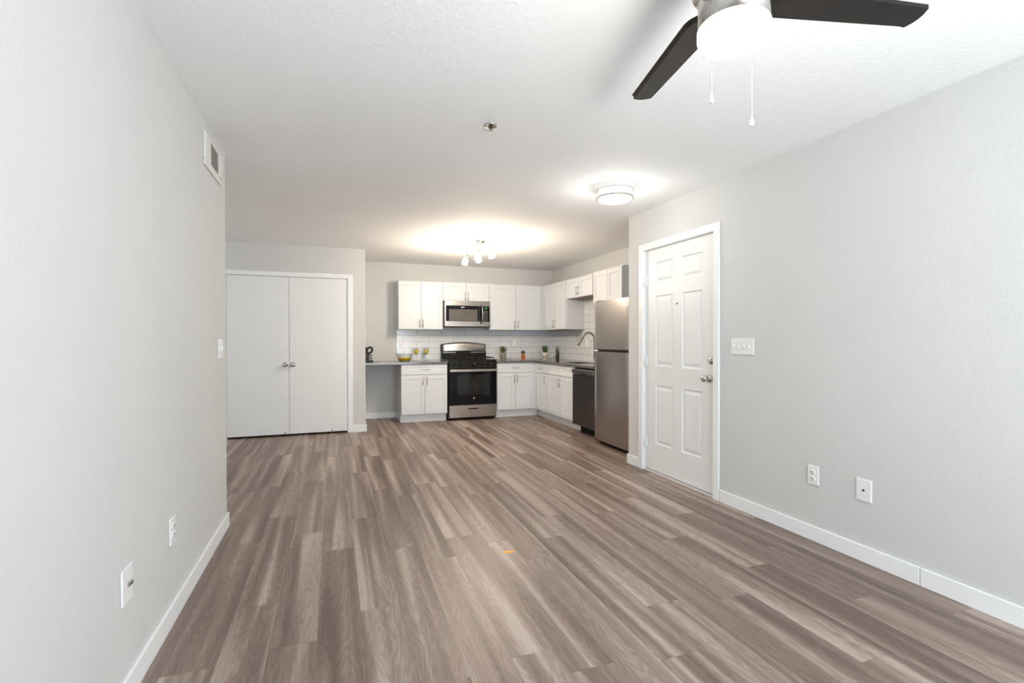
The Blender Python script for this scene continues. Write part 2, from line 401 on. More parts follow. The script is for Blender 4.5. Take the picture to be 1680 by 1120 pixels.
door = struct('door_1', panel_door(), M_door, 'white six panel entry door in the right wall')
bm = B(); kc = (XD, 3.122, 0.925)
lathe(bm, [(0, 0), (.033, 0), (.034, -.004), (.030, -.010), (.013, -.012), (.012, -.030), (.020, -.038), (.0275, -.050), (.0275, -.060), (.020, -.070), (.008, -.073), (0, -.073)], 28, kc, 'X')
obj('door_knob', bm, M_nickel, door, 'satin nickel knob')
bm = B(); lathe(bm, [(0, 0), (.031, 0), (.031, -.006), (.026, -.013), (0, -.014)], 28, (XD, 3.100, 1.066), 'X')
box(bm, XD-.030, XD-.012, 3.093, 3.107, 1.052, 1.080, .003)
obj('deadbolt', bm, M_nickel, door, 'satin nickel deadbolt with thumb turn')
bm = B(); lathe(bm, [(0, .001), (.0075, .001), (.0075, -.003), (.005, -.004), (0, -.004)], 16, (XD, 3.516, 1.541), 'X')
obj('peephole', bm, principled('peephole_dark', (0.04, 0.04, 0.04), 0.3), door, 'dark peephole')
for z in (1.783, 1.031, 0.268):
    bm = B(); tube(bm, [(XR+.004, DY1-.012, z-.045), (XR+.004, DY1-.012, z+.045)], .0075, 10)
    box(bm, XR+.006, XD+.002, DY1-.040, DY1-.012, z-.045, z+.045); box(bm, XR-.001, XR+.003, DY1-.012, DY1+.014, z-.045, z+.045, .001)
    obj('hinge', bm, M_trim, door)
bm = B(); box(bm, XD+.003, XD+.04, DY0+.014, DY1-.014, 0.017, 0.0215)
obj('weather_strip', bm, M_rubber, door, 'dark strip at the door bottom')

# closet doors
for nm, a, b, lab, kx in (('door_2', CX0+.014, -0.547, 'left white flat closet door', -0.592), ('door_3', -0.543, CX1-.014, 'right white flat closet door', -0.499)):
    d = struct(nm, box(B(), a, b, YC-.002, YC+.034, 0.026, CZ-.012, .0015, 1), M_door, lab)
    bm = B(); lathe(bm, [(0, 0), (.030, 0), (.030, -.005), (.012, -.008), (.011, -.025), (.022, -.036), (.0265, -.046), (.0265, -.054), (.018, -.064), (0, -.066)], 24, (kx, YC-.002, 0.912), 'Y')
    obj('door_knob', bm, M_nickel, d, 'satin nickel knob')
    hx = CX1-.010 if nm == 'door_3' else CX0+.010
    for z in (1.79, 1.02, 0.25):
        bm = B(); tube(bm, [(hx, YC-.006, z-.045), (hx, YC-.006, z+.045)], .006, 8)
        obj('hinge', bm, M_trim, d)
    ax = b-.06 if nm == 'door_2' else a+.05+.45
    bm = B(); box(bm, ax, ax+.018, YC-.0035, YC-.001, 0.035, 0.048, .001, 1)
    obj('scuff_guard', bm, M_steel_dk, d, 'small metal bolt at the door foot')

# ------------------------------------------------------------------ wall fittings
def wall_item(name, label, cat, side, y, z, group=None):
    # local: x along wall, front faces -Y local
    if side == 'right': return thing(name, label, cat, (XR, y, z), -PI/2, group)
    if side == 'left': return thing(name, label, cat, (XL, y, z), PI/2, group)
def toggle_switch(par, n, w, h=0.117):
    obj('wall_plate', box(B(), -w/2, w/2, -.008, 0, -h/2, h/2, .004, 2), M_plate, par)
    for i in range(n):
        x = (i-(n-1)/2)*0.046
        bm = B(); box(bm, x-.006, x+.006, -.010, -.007, -.013, .013, .001, 1)
        t = obj('toggle', bm, M_trim, par)
        bm2 = B(); box(bm2, x-.0045, x+.0045, -.021, -.009, (-.002 if i % 2 == 0 else -.010), (.010 if i % 2 == 0 else .002), .002, 1)
        obj('lever', bm2, M_trim, t)
        for s in (-1, 1):
            obj('screw', lathe(B(), [(0, -.0095), (.003, -.009), (.003, -.007)], 10, (x, 0, s*.030), 'Y'), M_plate, par)
t = wall_item('light_switch', 'white four-gang toggle light switch on the right wall beside the entry door', 'light switch', 'right', 2.772, 1.180)
toggle_switch(t, 4, 0.212)
t = wall_item('light_switch', 'white two-gang toggle light switch near the far end of the left wall', 'light switch', 'left', 3.505, 1.175)
toggle_switch(t, 2, 0.118)
def duplex(par, w=.074, h=.117):
    obj('wall_plate', box(B(), -w/2, w/2, -.008, 0, -h/2, h/2, .004, 2), M_plate, par)
    for s in (-1, 1):
        r = obj('socket', lathe(B(), [(0, -.0105), (.015, -.0105), (.0165, -.009), (.0165, -.007)], 20, (0, 0, s*.0195), 'Y'), M_plate, par)
        bm = B(); box(bm, -.0075, -.0055, -.0115, -.010, s*.0195-.001, s*.0195+.007); box(bm, .0055, .0075, -.0115, -.010, s*.0195-.001, s*.0195+.007)
        lathe(bm, [(0, -.0115), (.0025, -.0115), (.0025, -.010)], 8, (0, 0, s*.0195-.007), 'Y')
        obj('slot', bm, M_rubber, r)
t = wall_item('power_outlet', 'white duplex power outlet low on the right wall, nearer the entry door', 'outlet', 'right', 2.209, 0.401)
duplex(t)
t = wall_item('cable_plate', 'white wall plate with one dark hole low on the right wall, right of the outlet', 'wall plate', 'right', 1.902, 0.397)
obj('wall_plate', box(B(), -.043, .043, -.008, 0, -.0615, .0615, .004, 2), M_plate, t)
obj('jack', lathe(B(), [(0, -.0115), (.0045, -.0115), (.006, -.010), (.006, -.007)], 12, (0, 0, 0), 'Y'), M_rubber, t, 'small dark cable jack')
t = wall_item('power_outlet', 'white power outlet low on the left wall, farther from the camera', 'outlet', 'left', 2.518, 0.401)
duplex(t)
t = wall_item('cable_plate', 'white wall plate with a metal connector low on the left wall, nearest the camera', 'wall plate', 'left', 2.015, 0.400)
obj('wall_plate', box(B(), -.045, .045, -.008, 0, -.0615, .0615, .004, 2), M_plate, t)
bm = B(); box(bm, -.006, .028, -.015, -.007, -.007, .006, .001, 1)
j = obj('jack', bm, principled('grey_metal', (0.35, 0.35, 0.36), 0.35, metal=0.7), t, 'small grey metal connector')
obj('opening', box(B(), -.002, .024, -.0155, -.0145, -.003, .002), M_rubber, j)
for s in (-1, 1): obj('screw', lathe(B(), [(0, -.0095), (.0035, -.009), (.0035, -.007)], 10, (0, 0, s*.042), 'Y'), M_trim, t)

# air vent high on left wall: local x runs along +Y (away from camera)
t = wall_item('air_vent', 'white wall air register with dark louvers high on the left wall', 'vent', 'left', 3.117, 2.193)
VW, VH = 0.432, 0.187
# local x = world Y offset; local -y = into room
bm = B(); box(bm, 0, VW, -.012, 0, 0, .040, .003, 1); box(bm, 0, VW, -.012, 0, VH-.018, VH, .003, 1)
box(bm, 0, .034, -.012, 0, .03, VH-.012, .003, 1); box(bm, VW-.095, VW, -.012, 0, .03, VH-.012, .003, 1)
obj('frame', bm, M_vent, t)
obj('duct_opening', box(B(), .034, VW-.095, -.002, -.0005, .040, VH-.018), M_rubber, t, 'dark duct opening')
bm = B()
for i in range(9):
    z = .046 + i*.0142
    for dz in (0, .0012):
        bm.faces.new([bm.verts.new(q) for q in ((.138, -.011, z+dz), (VW-.095, -.011, z+dz), (VW-.095, -.0075, z+dz-.001), (.138, -.0075, z+dz-.001))])
obj('louvers', bm, M_vent, t)
bm = B()
for i in range(8):
    x = .037 + i*.0125; box(bm, x, x+.0095, -.011, -.003, .040, VH-.018)
obj('damper_fins', bm, M_vent, t)
bm = B(); box(bm, .41, .520, -.006, 0, .102, .112, .002, 1)
tag(obj('wall_bracket', bm, M_trim), 'tiny white bracket on the left wall corner just right of the vent', 'bracket')
o = bpy.data.objects['wall_bracket']; o.location = (XL, 3.117+.0, 2.205); o.rotation_euler = (0, 0, PI/2)
o.data.transform(Matrix.Translation((.012, 0, 0)))

# ------------------------------------------------------------------ ceiling fittings
t = thing('fire_sprinkler', 'small recessed metal fire sprinkler in the middle of the ceiling', 'sprinkler', (0.833, 2.665, H))
obj('escutcheon', lathe(B(), [(.036, 0), (.037, -.003), (.034, -.008), (.026, -.010), (.024, -.006), (.020, -.001), (0, -.001)], 28), M_nickel, t)
bm = B(); tube(bm, [(0, 0, 0), (0, 0, -.030)], .006, 10)
for s in (-1, 1): tube(bm, [(s*.007, 0, -.010), (s*.012, 0, -.022), (s*.004, 0, -.038)], .002, 6)
obj('frame_arms', bm, principled('dark_bronze', (0.10, 0.10, 0.09), 0.4, metal=0.8), t)
obj('deflector', lathe(B(), [(0, -.038), (.013, -.038), (.014, -.040), (0, -.041)], 14), M_nickel, t)

# flush dome light
DX, DYY = 2.105, 3.43
t = thing('flush_ceiling_light', 'lit round flush ceiling light with two metal rings near the entry door', 'ceiling light', (DX, DYY, H))
obj('ceiling_pan', lathe(B(), [(0, -.001), (.135, -.001), (.135, -.010), (0, -.012)], 40), M_trim, t)
obj('glass_shade', lathe(B(), [(.135, -.012), (.137, -.020), (.137, -.088), (.128, -.100), (.09, -.112), (.04, -.118), (0, -.119)], 48), M_glow_dome, t, 'lit white glass')
def ring(bm, r, z, hh=.010, th=.006): return lathe(bm, [(r, z), (r+th, z), (r+th, z-hh), (r, z-hh), (r, z)], 48, smooth=False)
obj('ring', ring(B(), .139, -.018), M_nickel, t, 'upper brushed nickel ring'); obj('ring', ring(B(), .139, -.078, .014, .008), M_nickel, t, 'lower brushed nickel ring')
for k in range(3):
    a = k*2*PI/3+.9
    obj('ring_post', tube(B(), [(.143*math.cos(a), .143*math.sin(a), -.018), (.143*math.cos(a), .143*math.sin(a), -.088)], .003, 6), M_nickel, t)
point('dome_lamp', (DX, DYY, H-.22), 6.5, (1.0, 0.95, 0.88), .10)

# track light in kitchen
t = thing('track_light', 'lit four-lamp kitchen ceiling spotlight bar with glass shades', 'ceiling light', (1.685, 5.83, H))
obj('canopy', lathe(B(), [(0, 0), (.06, 0), (.06, -.012), (.045, -.025), (0, -.028)], 28), M_nickel, t)
obj('stem', tube(B(), [(0, 0, -.02), (0, 0, -.125)], .007, 10), M_nickel, t)
p0, p1 = Vector((-.085, .34, -.125)), Vector((.04, -.26, -.125))
bm = B(); tube(bm, [p0.lerp(p1, k/16)+Vector((math.sin(k/16*2*PI)*.035, 0, 0)) for k in range(17)], .007, 8)
obj('arm', bm, M_nickel, t)
for k, s in enumerate((0.0, .36, .68, 1.0)):
    q = p0.lerp(p1, s)+Vector((math.sin(s*2*PI)*.035, 0, 0))
    dr = Vector(((-.25 if k % 2 == 0 else .2), (-.35 if k < 2 else -.15), -1)).normalized()
    if k == 0: dr = Vector((-.25, -.1, -1)).normalized()
    e1 = q + dr*.045; e2 = q + dr*.125
    hd = obj('spot_head', tube(B(), [q, q+dr*.02, e1], .016, 14, rs=[.010, .020, .024]), M_nickel, t)
    obj('glass_shade', tube(B(), [e1, e1+dr*.03, e2], .034, 18, rs=[.026, .036, .036]), M_glow_spot, hd, 'lit glass shade')
for i, (x, y) in enumerate(((1.60, 6.17), (1.72, 5.58))):
    point('spot_lamp', (x, y, H-.42), 34, WARM, .06)

# ceiling fan
FX, FY = 1.081, 1.125
t = thing('ceiling_fan', 'dark four-bladed ceiling fan with a lit white glass lamp', 'ceiling fan', (FX, FY, H))
obj('canopy', lathe(B(), [(0, 0), (.085, 0), (.085, -.02), (.06, -.05), (0, -.055)], 32), M_nickel, t)
obj('motor_housing', lathe(B(), [(0, -.04), (.07, -.045), (.115, -.07), (.125, -.10), (.125, -.175), (.112, -.205), (0, -.207)], 40), M_nickel, t)
obj('light_fitter', lathe(B(), [(.07, -.205), (.090, -.212), (.096, -.225), (.096, -.311), (0, -.312)], 40), M_nickel, t, 'brushed nickel light fitter')
obj('glass_shade', lathe(B(), [(0, -.3125), (.096, -.3125), (.098, -.316), (.098, -.338), (.0955, -.349), (.088, -.357), (.06, -.3615), (0, -.3625)], 48), M_glow, t, 'lit white glass drum')
zb = 2.2225 - H
def blade():
    bm = B(); pt = math.tan(-0.12); N = 14
    top = []
    def P(s, tt, dz=0): return (s, tt, zb + tt*pt + dz)
    plus = [(.105, .050), (.125, .064), (.15, .069), (.608-.02, .0375), (.608, .036)]
    minus = [(.6145, -.053), (.15, -.047), (.125, -.044), (.105, -.033)]
    tip = []
    a, b = Vector((.608, .036)), Vector((.6145, -.053))
    for k in range(1, 8):
        f = k/8; q = a.lerp(b, f); tip.append((q.x + .014*math.sin(PI*f), q.y))
    poly = plus + tip + minus
    A = [bm.verts.new(P(s-(.012 if s > .5 and tt > .03 else 0), tt-(.013 if tt > .03 else 0), -.006)) for s, tt in poly]; Bv = [bm.verts.new(P(s, tt, .006)) for s, tt in poly]
    bm.faces.new(A[::-1]); bm.faces.new(Bv); n = len(poly)
    for i in range(n): bm.faces.new((A[i], A[(i+1) % n], Bv[(i+1) % n], Bv[i]))
    return bm
base = blade()
for k in range(4):
    a = -0.157 + k*PI/2
    b2 = base.copy(); bmesh.ops.rotate(b2, verts=b2.verts[:], cent=(0, 0, 0), matrix=Matrix.Rotation(a, 3, 'Z'))
    o = obj('blade', b2, M_bladedark, t)
base.free()
def chain(x, y, ztop, zk):
    bm = B(); z = ztop; 
    while z > zk+.022:
        sphere(bm, (x-FX, y-FY, z-H), .0013, 1, 1, 1, 6, 4); z -= .0044
    tube(bm, [(x-FX, y-FY, ztop-H), (x-FX, y-FY, zk+.02-H)], .0006, 4)
    c = obj('pull_chain', bm, M_chrome, t)
    bm = B(); lathe(bm, [(0, .026), (.002, .026), (.0035, .020), (.006, .008), (.0065, .003), (.005, 0), (0, 0)], 14, (x-FX, y-FY, zk-H))
    obj('pull_knob', bm, M_plate, c)
chain(0.977, 1.096, 2.19, 1.882)
chain(1.184, 1.157, 2.17, 1.874)
bm = B(); tube(bm, [(0.984-FX, 1.098-FY, 2.185-H), (0.970-FX, 1.094-FY, 2.190-H)], .006, 8)
obj('chain_spout', bm, M_nickel, t)
point('fan_lamp', (FX, FY, 1.98), 17, (1.0, 0.97, 0.93), .10)

# ------------------------------------------------------------------ kitchen cabinets
def shaker(x0, x1, z0, z1, y, fr=.058, th=.02, rec=.008):
    """shaker door facing -Y at plane y, thickness th backwards"""
    bm = B()
    def q(*ps): bm.faces.new([bm.verts.new(p) for p in ps])
    fz = min(fr, (z1-z0)*.28)
    lev = [(0, 0, 0.0015), (.0015, .0015, 0), (fr, fz, 0), (fr+.002, fz+.002, rec)]
    for (a, az, d0), (b, bz, d1) in zip(lev, lev[1:]):
        Pq = [(x0+a, z0+az), (x1-a, z0+az), (x1-a, z1-az), (x0+a, z1-az)]; Qq = [(x0+b, z0+bz), (x1-b, z0+bz), (x1-b, z1-bz), (x0+b, z1-bz)]
        for k in range(4):
            kk = (k+1) % 4
            q((Pq[k][0], y+d0, Pq[k][1]), (Pq[kk][0], y+d0, Pq[kk][1]), (Qq[kk][0], y+d1, Qq[kk][1]), (Qq[k][0], y+d1, Qq[k][1]))
    b, bz, d1 = lev[-1]
    q((x0+b, y+d1, z0+bz), (x1-b, y+d1, z0+bz), (x1-b, y+d1, z1-bz), (x0+b, y+d1, z1-bz))
    q((x0, y+th, z0), (x1, y+th, z0), (x1, y+th, z1), (x0, y+th, z1))
    for (a, c), (b_, d) in (((x0, z0), (x1, z0)), ((x1, z0), (x1, z1)), ((x1, z1), (x0, z1)), ((x0, z1), (x0, z0))):
        q((a, y+.0015, c), (b_, y+.0015, d), (b_, y+th, d), (a, y+th, c))
    bmesh.ops.remove_doubles(bm, verts=bm.verts[:], dist=1e-5)
    return bm
def pull(x, z, y, L=.125, vert=True):
    bm = B(); r = .005
    if vert:
        tube(bm, [(x, y-.030, z-L/2), (x, y-.030, z+L/2)], r, 8)
        for s in (-1, 1): tube(bm, [(x, y, z+s*L*.38), (x, y-.030, z+s*L*.38)], .004, 6)
    else:
        tube(bm, [(x-L/2, y-.030, z), (x+L/2, y-.030, z)], r, 8)
        for s in (-1, 1): tube(bm, [(x+s*L*.38, y, z), (x+s*L*.38, y-.030, z)], .004, 6)
    return bm
HL = 'brushed nickel bar handle'
def add_door(par, name, x0, x1, z0, z1, y, hx=None, hz=None, vert=True):
    d = obj(name, shaker(x0, x1, z0, z1, y), M_cab, par)
    if hx is not None: obj('handle', pull(hx, hz, y, vert=vert), M_nickel, d, HL)
    return d
TOE, CT0, CT1 = 0.115, 0.868, 0.898
def base_cab(label, loc, rz, w, depth, drawers, doors, filler=0, toe_in=.095, fillL=0, toeL=0, toeR=0, hollow=False):
    """local x 0..w (+filler), front face frame at y=.02 ; doors at y=0"""
    t = thing('base_cabinet', label, 'cabinet', loc, rz)
    bm = B(); W = w+filler
    if hollow:   # open on top so that the sink hangs inside it
        for x0, x1, y0, y1, z1 in ((-fillL, W, .02, .04, CT0), (-fillL, -fillL+.018, .04, depth, CT0), (W-.018, W, .04, depth, CT0), (-fillL+.018, W-.018, depth-.01, depth, CT0), (-fillL+.018, W-.018, .04, depth-.01, TOE+.018)):
            box(bm, x0, x1, y0, y1, TOE, z1)
    else: box(bm, -fillL, W, .02, depth, TOE, CT0)
    obj('body', bm, M_cab, t)
    obj('toe_kick', box(B(), -toeL, W+toeR, toe_in, depth-.02, 0, TOE), M_trim, t)  # paler than the body: light reaching the recess is put into the colour
    for x0, x1, hx in drawers: add_door(t, 'drawer', x0, x1, .715, CT0-.008, 0, hx, .783, False)
    for x0, x1, hx in doors: add_door(t, 'door', x0, x1, TOE+.012, .703, 0, hx, .615)
    return t
YF = 7.335
base_cab('white base cabinet left of the oven with one drawer and two doors', (0.915, YF, 0), 0, 0.688, YB-YF-.001,
         [(.004, .684, .350)], [(.004, .345, .318), (.350, .684, .378)])
base_cab('white base cabinet right of the oven with one drawer and two doors', (2.390, YF, 0), 0, 0.59, YB-YF-.001,
         [(.006, .588, .300)], [(.006, .303, .278), (.308, .588, .332)], filler=.072, toeR=.062)
XF = 3.030
base_cab('narrow white base cabinet with a single door in the inner corner', (XF, 7.29, 0), -PI/2, 0.455, XK-XF-.001,
         [(.02, .452, .22)], [(.02, .452, .395)], fillL=.064, toeL=.139)
sc = base_cab('white sink base cabinet with two doors beside the dishwasher', (XF, 6.833, 0), -PI/2, 0.885, XK-XF-.001,
         [(.004, .44, None), (.446, .881, None)], [(.004, .441, .412), (.446, .881, .476)], hollow=True)
# upper cabinets
def upper(label, loc, rz, w, z0, z1, depth, doors, hz, fL=0, fR=0, under=None):
    t = thing('wall_cabinet', label, 'cabinet', loc, rz)
    obj('body', box(B(), -fL, w+fR, .02, depth, z0, z1), M_cab, t)
    if under: obj('underside', box(B(), .02, w-.02, .04, depth-.01, z0-.003, z0), M_under, t, 'unpainted brown underside')
    for x0, x1, hx in doors: add_door(t, 'door', x0, x1, z0+.004, z1-.012, 0, hx, hz)
    return t
YU = YB-.33; UZ0, UZ1 = 1.388, 2.132
upper('tall white wall cabinet with two doors left of the microwave', (.915, YU, 0), 0, .683, UZ0, UZ1, .33, [(.003, .340, .318), (.346, .680, .368)], 1.478)
upper('short white wall cabinet above the microwave', (1.598, YU, 0), 0, .754, 1.842, UZ1, .33, [(.003, .374, .352), (.380, .751, .402)], 1.915)
upper('wide white wall cabinet with two doors right of the microwave', (2.352, YU, 0), 0, .92, UZ0, UZ1, .329, [(.006, .457, .430), (.463, .915, .490)], 1.478, fR=.044)
XU = 3.296
upper('tall white wall cabinet on the right wall in the kitchen corner', (XU, 7.654, 0), -PI/2, .886, UZ0, UZ1, XK-XU-.001, [(.139, .506, .484), (.511, .882, .534)], 1.478, under=True)
upper('short white wall cabinet above the sink', (XU, 6.766, 0), -PI/2, .835, 1.840, UZ1, XK-XU, [(.034, .432, .406), (.438, .832, .464)], 1.93, under=True)
t = upper('white wall cabinet over the fridge showing its grey side', (XU-.01, 5.915, 0), -PI/2, .727, 1.715, 2.140, XK-XU+.01, [(.02, .372, None), (.378, .723, None)], 1.8)

# countertops
def slab(poly, hole=None):
    bm = B()
    if hole is None: return prism(bm, poly, CT0, CT1)
    return bm
t = thing('countertop', 'grey countertop left of the oven running over the open desk space', 'countertop', (0, 0, 0))
obj('slab', prism(B(), [(XC+.001, 7.310), (1.606, 7.310), (1.606, YB-.001), (XC+.001, YB-.001)], CT0, CT1), M_counter, t)
struct('trim_4', box(B(), XC+.002, .914, YB-.022, YB-.001, CT0-.055, CT0-.001), M_wall, 'grey painted cleat on the wall below the desk top')
t = thing('countertop', 'grey L-shaped countertop with sink cutout right of the oven', 'countertop', (0, 0, 0))
bm = B(); XE = 3.005
SX0, SX1, SY0, SY1 = 3.13, 3.41, 5.98, 6.54
for x0, x1, y0, y1 in ((2.384, XK-.001, 7.310, YB-.001), (XE, XK-.001, SY1, 7.310), (XE, SX0, SY0, SY1), (SX1, XK-.001, SY0, SY1), (XE, XK-.001, 5.243, SY0)):
    box(bm, x0, x1, y0, y1, CT0, CT1)
obj('slab', bm, M_counter, t)
# sink
t = thing('kitchen_sink', 'stainless undermount sink set in the L-shaped countertop', 'sink', ((SX0+SX1)/2, (SY0+SY1)/2, CT0))
bm = B(); a, b, D = (SX1-SX0)/2, (SY1-SY0)/2, .19
box(bm, -a-.01, -a, -b-.01, b+.01, -D, 0); box(bm, a, a+.01, -b-.01, b+.01, -D, 0); box(bm, -a, a, -b-.01, -b, -D, 0); box(bm, -a, a, b, b+.01, -D, 0); box(bm, -a, a, -b, b, -D, -D+.008)
obj('basin', bm, M_steel_dk, t)
obj('drain', lathe(B(), [(0, -D+.012), (.035, -D+.012), (.042, -D+.008)], 20), M_nickel, t)
# faucet
t = thing('kitchen_faucet', 'brushed gooseneck pull-down faucet behind the sink', 'faucet', (3.480, 6.20, CT1))
obj('base', lathe(B(), [(0, 0), (.028, 0), (.028, .012), (.020, .018), (.018, .09), (0, .092)], 20), M_faucet, t)
pts = [(0, 0, .05), (0, 0, .28)]
R = .094
for k in range(0, 15):
    a = PI*k/16*1.02; pts.append((-R+R*math.cos(a), 0, .330+R*math.sin(a)*1.06))
obj('spout', tube(B(), pts, .0140, 12), M_faucet, t)
e = Vector(pts[-1]); d = (e-Vector(pts[-2])).normalized(); d = (d + Vector((-.28, 0, 0))).normalized()
obj('spray_head', tube(B(), [e, e+d*.05, e+d*.12, e+d*.135], .017, 14, rs=[.0145, .017, .021, .020]), M_faucet, t)
obj('lever', tube(B(), [(0, -.018, .06), (0, -.06, .085), (0, -.09, .12)], .006, 8), M_faucet, t)

# backsplash
struct('wall_backsplash_back', box(B(), .925, XK, YB-.008, YB, CT1, UZ0+.45), M_tile_back, 'white subway tile on the back wall')
struct('wall_backsplash_right', box(B(), XK-.008, XK, 5.20, YB-.008, CT1, 1.84), M_tile_side, 'white subway tile on the kitchen right wall')
def bs_outlet(name, label, loc, rz, w):
    t = thing(name, label, 'outlet', loc, rz)
    obj('wall_plate', box(B(), -w/2, w/2, -.007, 0, -.0575, .0575, .003, 1), M_plate, t)
    n = 1 if w < .09 else 2
    for i in range(n):
        x = (i-(n-1)/2)*.046
        obj('socket', box(B(), x-.016, x+.016, -.009, -.006, -.034, .034, .001, 1), M_trim, t)
bs_outlet('power_outlet', 'white outlet on the tiles above the left countertop', (.997, YB-.008, 1.178), 0, .072)
bs_outlet('power_outlet', 'white outlet on the tiles right of the oven between two plants', (2.90, YB-.008, 1.18), 0, .072)
bs_outlet('power_outlet', 'wide white outlet on the tiles behind the faucet', (XK-.008, 6.66, 1.178), -PI/2, .118)

# ------------------------------------------------------------------ gas range
t = thing('gas_range', 'stainless and black gas range with oven between the base cabinets', 'oven', (1.617, 7.30, 0))
RW = .757
obj('body', box(B(), 0, RW, .028, .655, .03, .905), M_black, t)
for x in (.04, RW-.04):
    for y in (.08, .58): obj('leg', tube(B(), [(x, y, 0), (x, y, .035)], .016, 10), M_rubber, t)
d = obj('bottom_drawer', box(B(), .008, RW-.008, 0, .03, .045, .232, .004, 2), M_steel, t, 'stainless storage drawer')
obj('drawer_slot', box(B(), .300, .462, -.002, .01, .166, .184, .001, 1), M_rubber, d, 'dark finger slot')
obj('drawer_lip', box(B(), .296, .466, -.004, .006, .185, .191, .001, 1), M_nickel, d)
d = obj('oven_door', box(B(), .004, RW-.004, -.008, .028, .240, .790, .004, 2), M_blackglass, t, 'black glass oven door')
obj('oven_window', box(B(), .125, .640, -.0095, -.0075, .395, .690, .0005, 1), M_window_dk, d, 'dark oven window')
bm = B(); box(bm, .006, RW-.006, -.058, -.040, .742, .780, .006, 2)
for x in (.03, RW-.03): box(bm, x-.014, x+.014, -.044, -.006, .748, .774, .003, 1)
obj('oven_handle', bm, M_steel, d, 'stainless bar handle')
obj('badge', lathe(B(), [(0, -.0105), (.011, -.0105), (.012, -.008)], 20, (.388, 0, .335), 'Y'), M_logo, d, 'small round silver badge')
# sloped control panel
bm = B()
pr = [(-.012, .795), (.002, .905), (.05, .915), (.05, .795)]
A = [bm.verts.new((0.004, y, z)) for y, z in pr]; Bq = [bm.verts.new((RW-.004, y, z)) for y, z in pr]
bm.faces.new(A); bm.faces.new(Bq[::-1])
for i in range(4): bm.faces.new((A[i], A[(i+1) % 4], Bq[(i+1) % 4], Bq[i]))
cp = obj('control_panel', bm, principled('dark_panel', (0.007, 0.006, 0.0055), 0.25, spec=0.3), t, 'black front control panel')
for x, r in ((.110, .021), (.205, .021), (.385, .028), (.560, .021), (.655, .021)):
    k = obj('knob', lathe(B(), [(0, -.045), (r*.8, -.045), (r, -.030), (r, -.012), (r*1.15, -.006), (r*1.15, .004)], 20, (x, 0, .853), 'Y'), M_black, t)
    obj('pointer', box(B(), x-.0012, x+.0012, -.0460, -.0445, .862, .853+r*.7), M_logo, k)
    obj('dial_mark', box(B(), x-.005, x+.005, -.0095, -.004, .853-r*1.15-.012, .853-r*1.15-.008), M_logo, k)
obj('cooktop', box(B(), 0, RW, .02, .585, .905, .922, .004, 2), M_black, t)
for bx in (.20, .557):
    for by in (.17, .44):
        b_ = obj('burner', lathe(B(), [(0, .938), (.03, .938), (.034, .934), (.042, .930), (.048, .922)], 20, (bx, by, 0)), M_iron, t)
for gx0, gx1 in ((.03, .37), (.387, .727)):
    bm = B(); z0, z1 = .945, .957
    for x in (gx0, gx1-.012): box(bm, x, x+.012, .04, .565, z0, z1, .002, 1)
    for y in (.04, .295, .553): box(bm, gx0, gx1, y, y+.012, z0, z1, .002, 1)
    xm = (gx0+gx1)/2
    box(bm, xm-.006, xm+.006, .04, .12, z0, z1+.003); box(bm, xm-.006, xm+.006, .22, .38, z0, z1+.003); box(bm, xm-.006, xm+.006, .49, .56, z0, z1+.003)
    for y in (.165, .435):
        box(bm, gx0, gx0+.11, y, y+.011, z0, z1+.003); box(bm, gx1-.11, gx1, y, y+.011, z0, z1+.003)
    for x in (gx0, gx1-.012):
        for y in (.04, .553): box(bm, x, x+.012, y, y+.012, .922, z0)
    obj('grate', bm, M_iron, t)
# backguard: arched stainless face over black base
bm = B(); box(bm, .004, RW-.004, .560, .650, .922, 1.035, .004, 1)
bg_ = obj('backguard', bm, M_black, t, 'black lower backguard')
bm = B(); n = 20
def face_prism(bm, poly, y0, y1):
    A = [bm.verts.new((x, y0, z)) for x, z in poly]; Bv = [bm.verts.new((x, y1, z)) for x, z in poly]; n = len(poly)
    bm.faces.new(A); bm.faces.new(Bv[::-1])
    for i in range(n): bm.faces.new((A[i], A[(i+1) % n], Bv[(i+1) % n], Bv[i]))
rows = []
for k in range(n+1):   # the stainless face bows forward in the middle
    u = k/n; x = .016 + u*(RW-.032); c_ = 1-(2*u-1)**2; yf_ = .552-.018*c_; zt = 1.152+.030*c_
    rows.append([bm.verts.new(q) for q in ((x, yf_+.012, 1.036), (x, yf_+.001, 1.040), (x, yf_, 1.052), (x, yf_+.004, zt-.012), (x, yf_+.014, zt), (x, .60, zt), (x, .60, 1.036))])
for A, Bv in zip(rows, rows[1:]):
    for i in range(7):
        f = bm.faces.new((A[i], A[(i+1) % 7], Bv[(i+1) % 7], Bv[i])); f.smooth = i in (1, 2, 3)
bm.faces.new(rows[0]); bm.faces.new(rows[-1][::-1])
obj('backguard_face', bm, M_steel, bg_, 'arched stainless face')
bm = B()
poly2 = [(.002, 1.030)] + [(.002+(RW-.004)*k/n, 1.154 + .034*(1-(2*k/n-1)**2)) for k in range(n+1)] + [(RW-.002, 1.030)]
face_prism(bm, poly2, .598, .655)
obj('backguard_shell', bm, M_black, bg_)
for a_, b_ in ((.03, .24), (.49, .73)): obj('vent_slot', box(B(), a_, b_, .556, .562, 1.018, 1.028), M_nickel, bg_, 'bright metal vent slot')

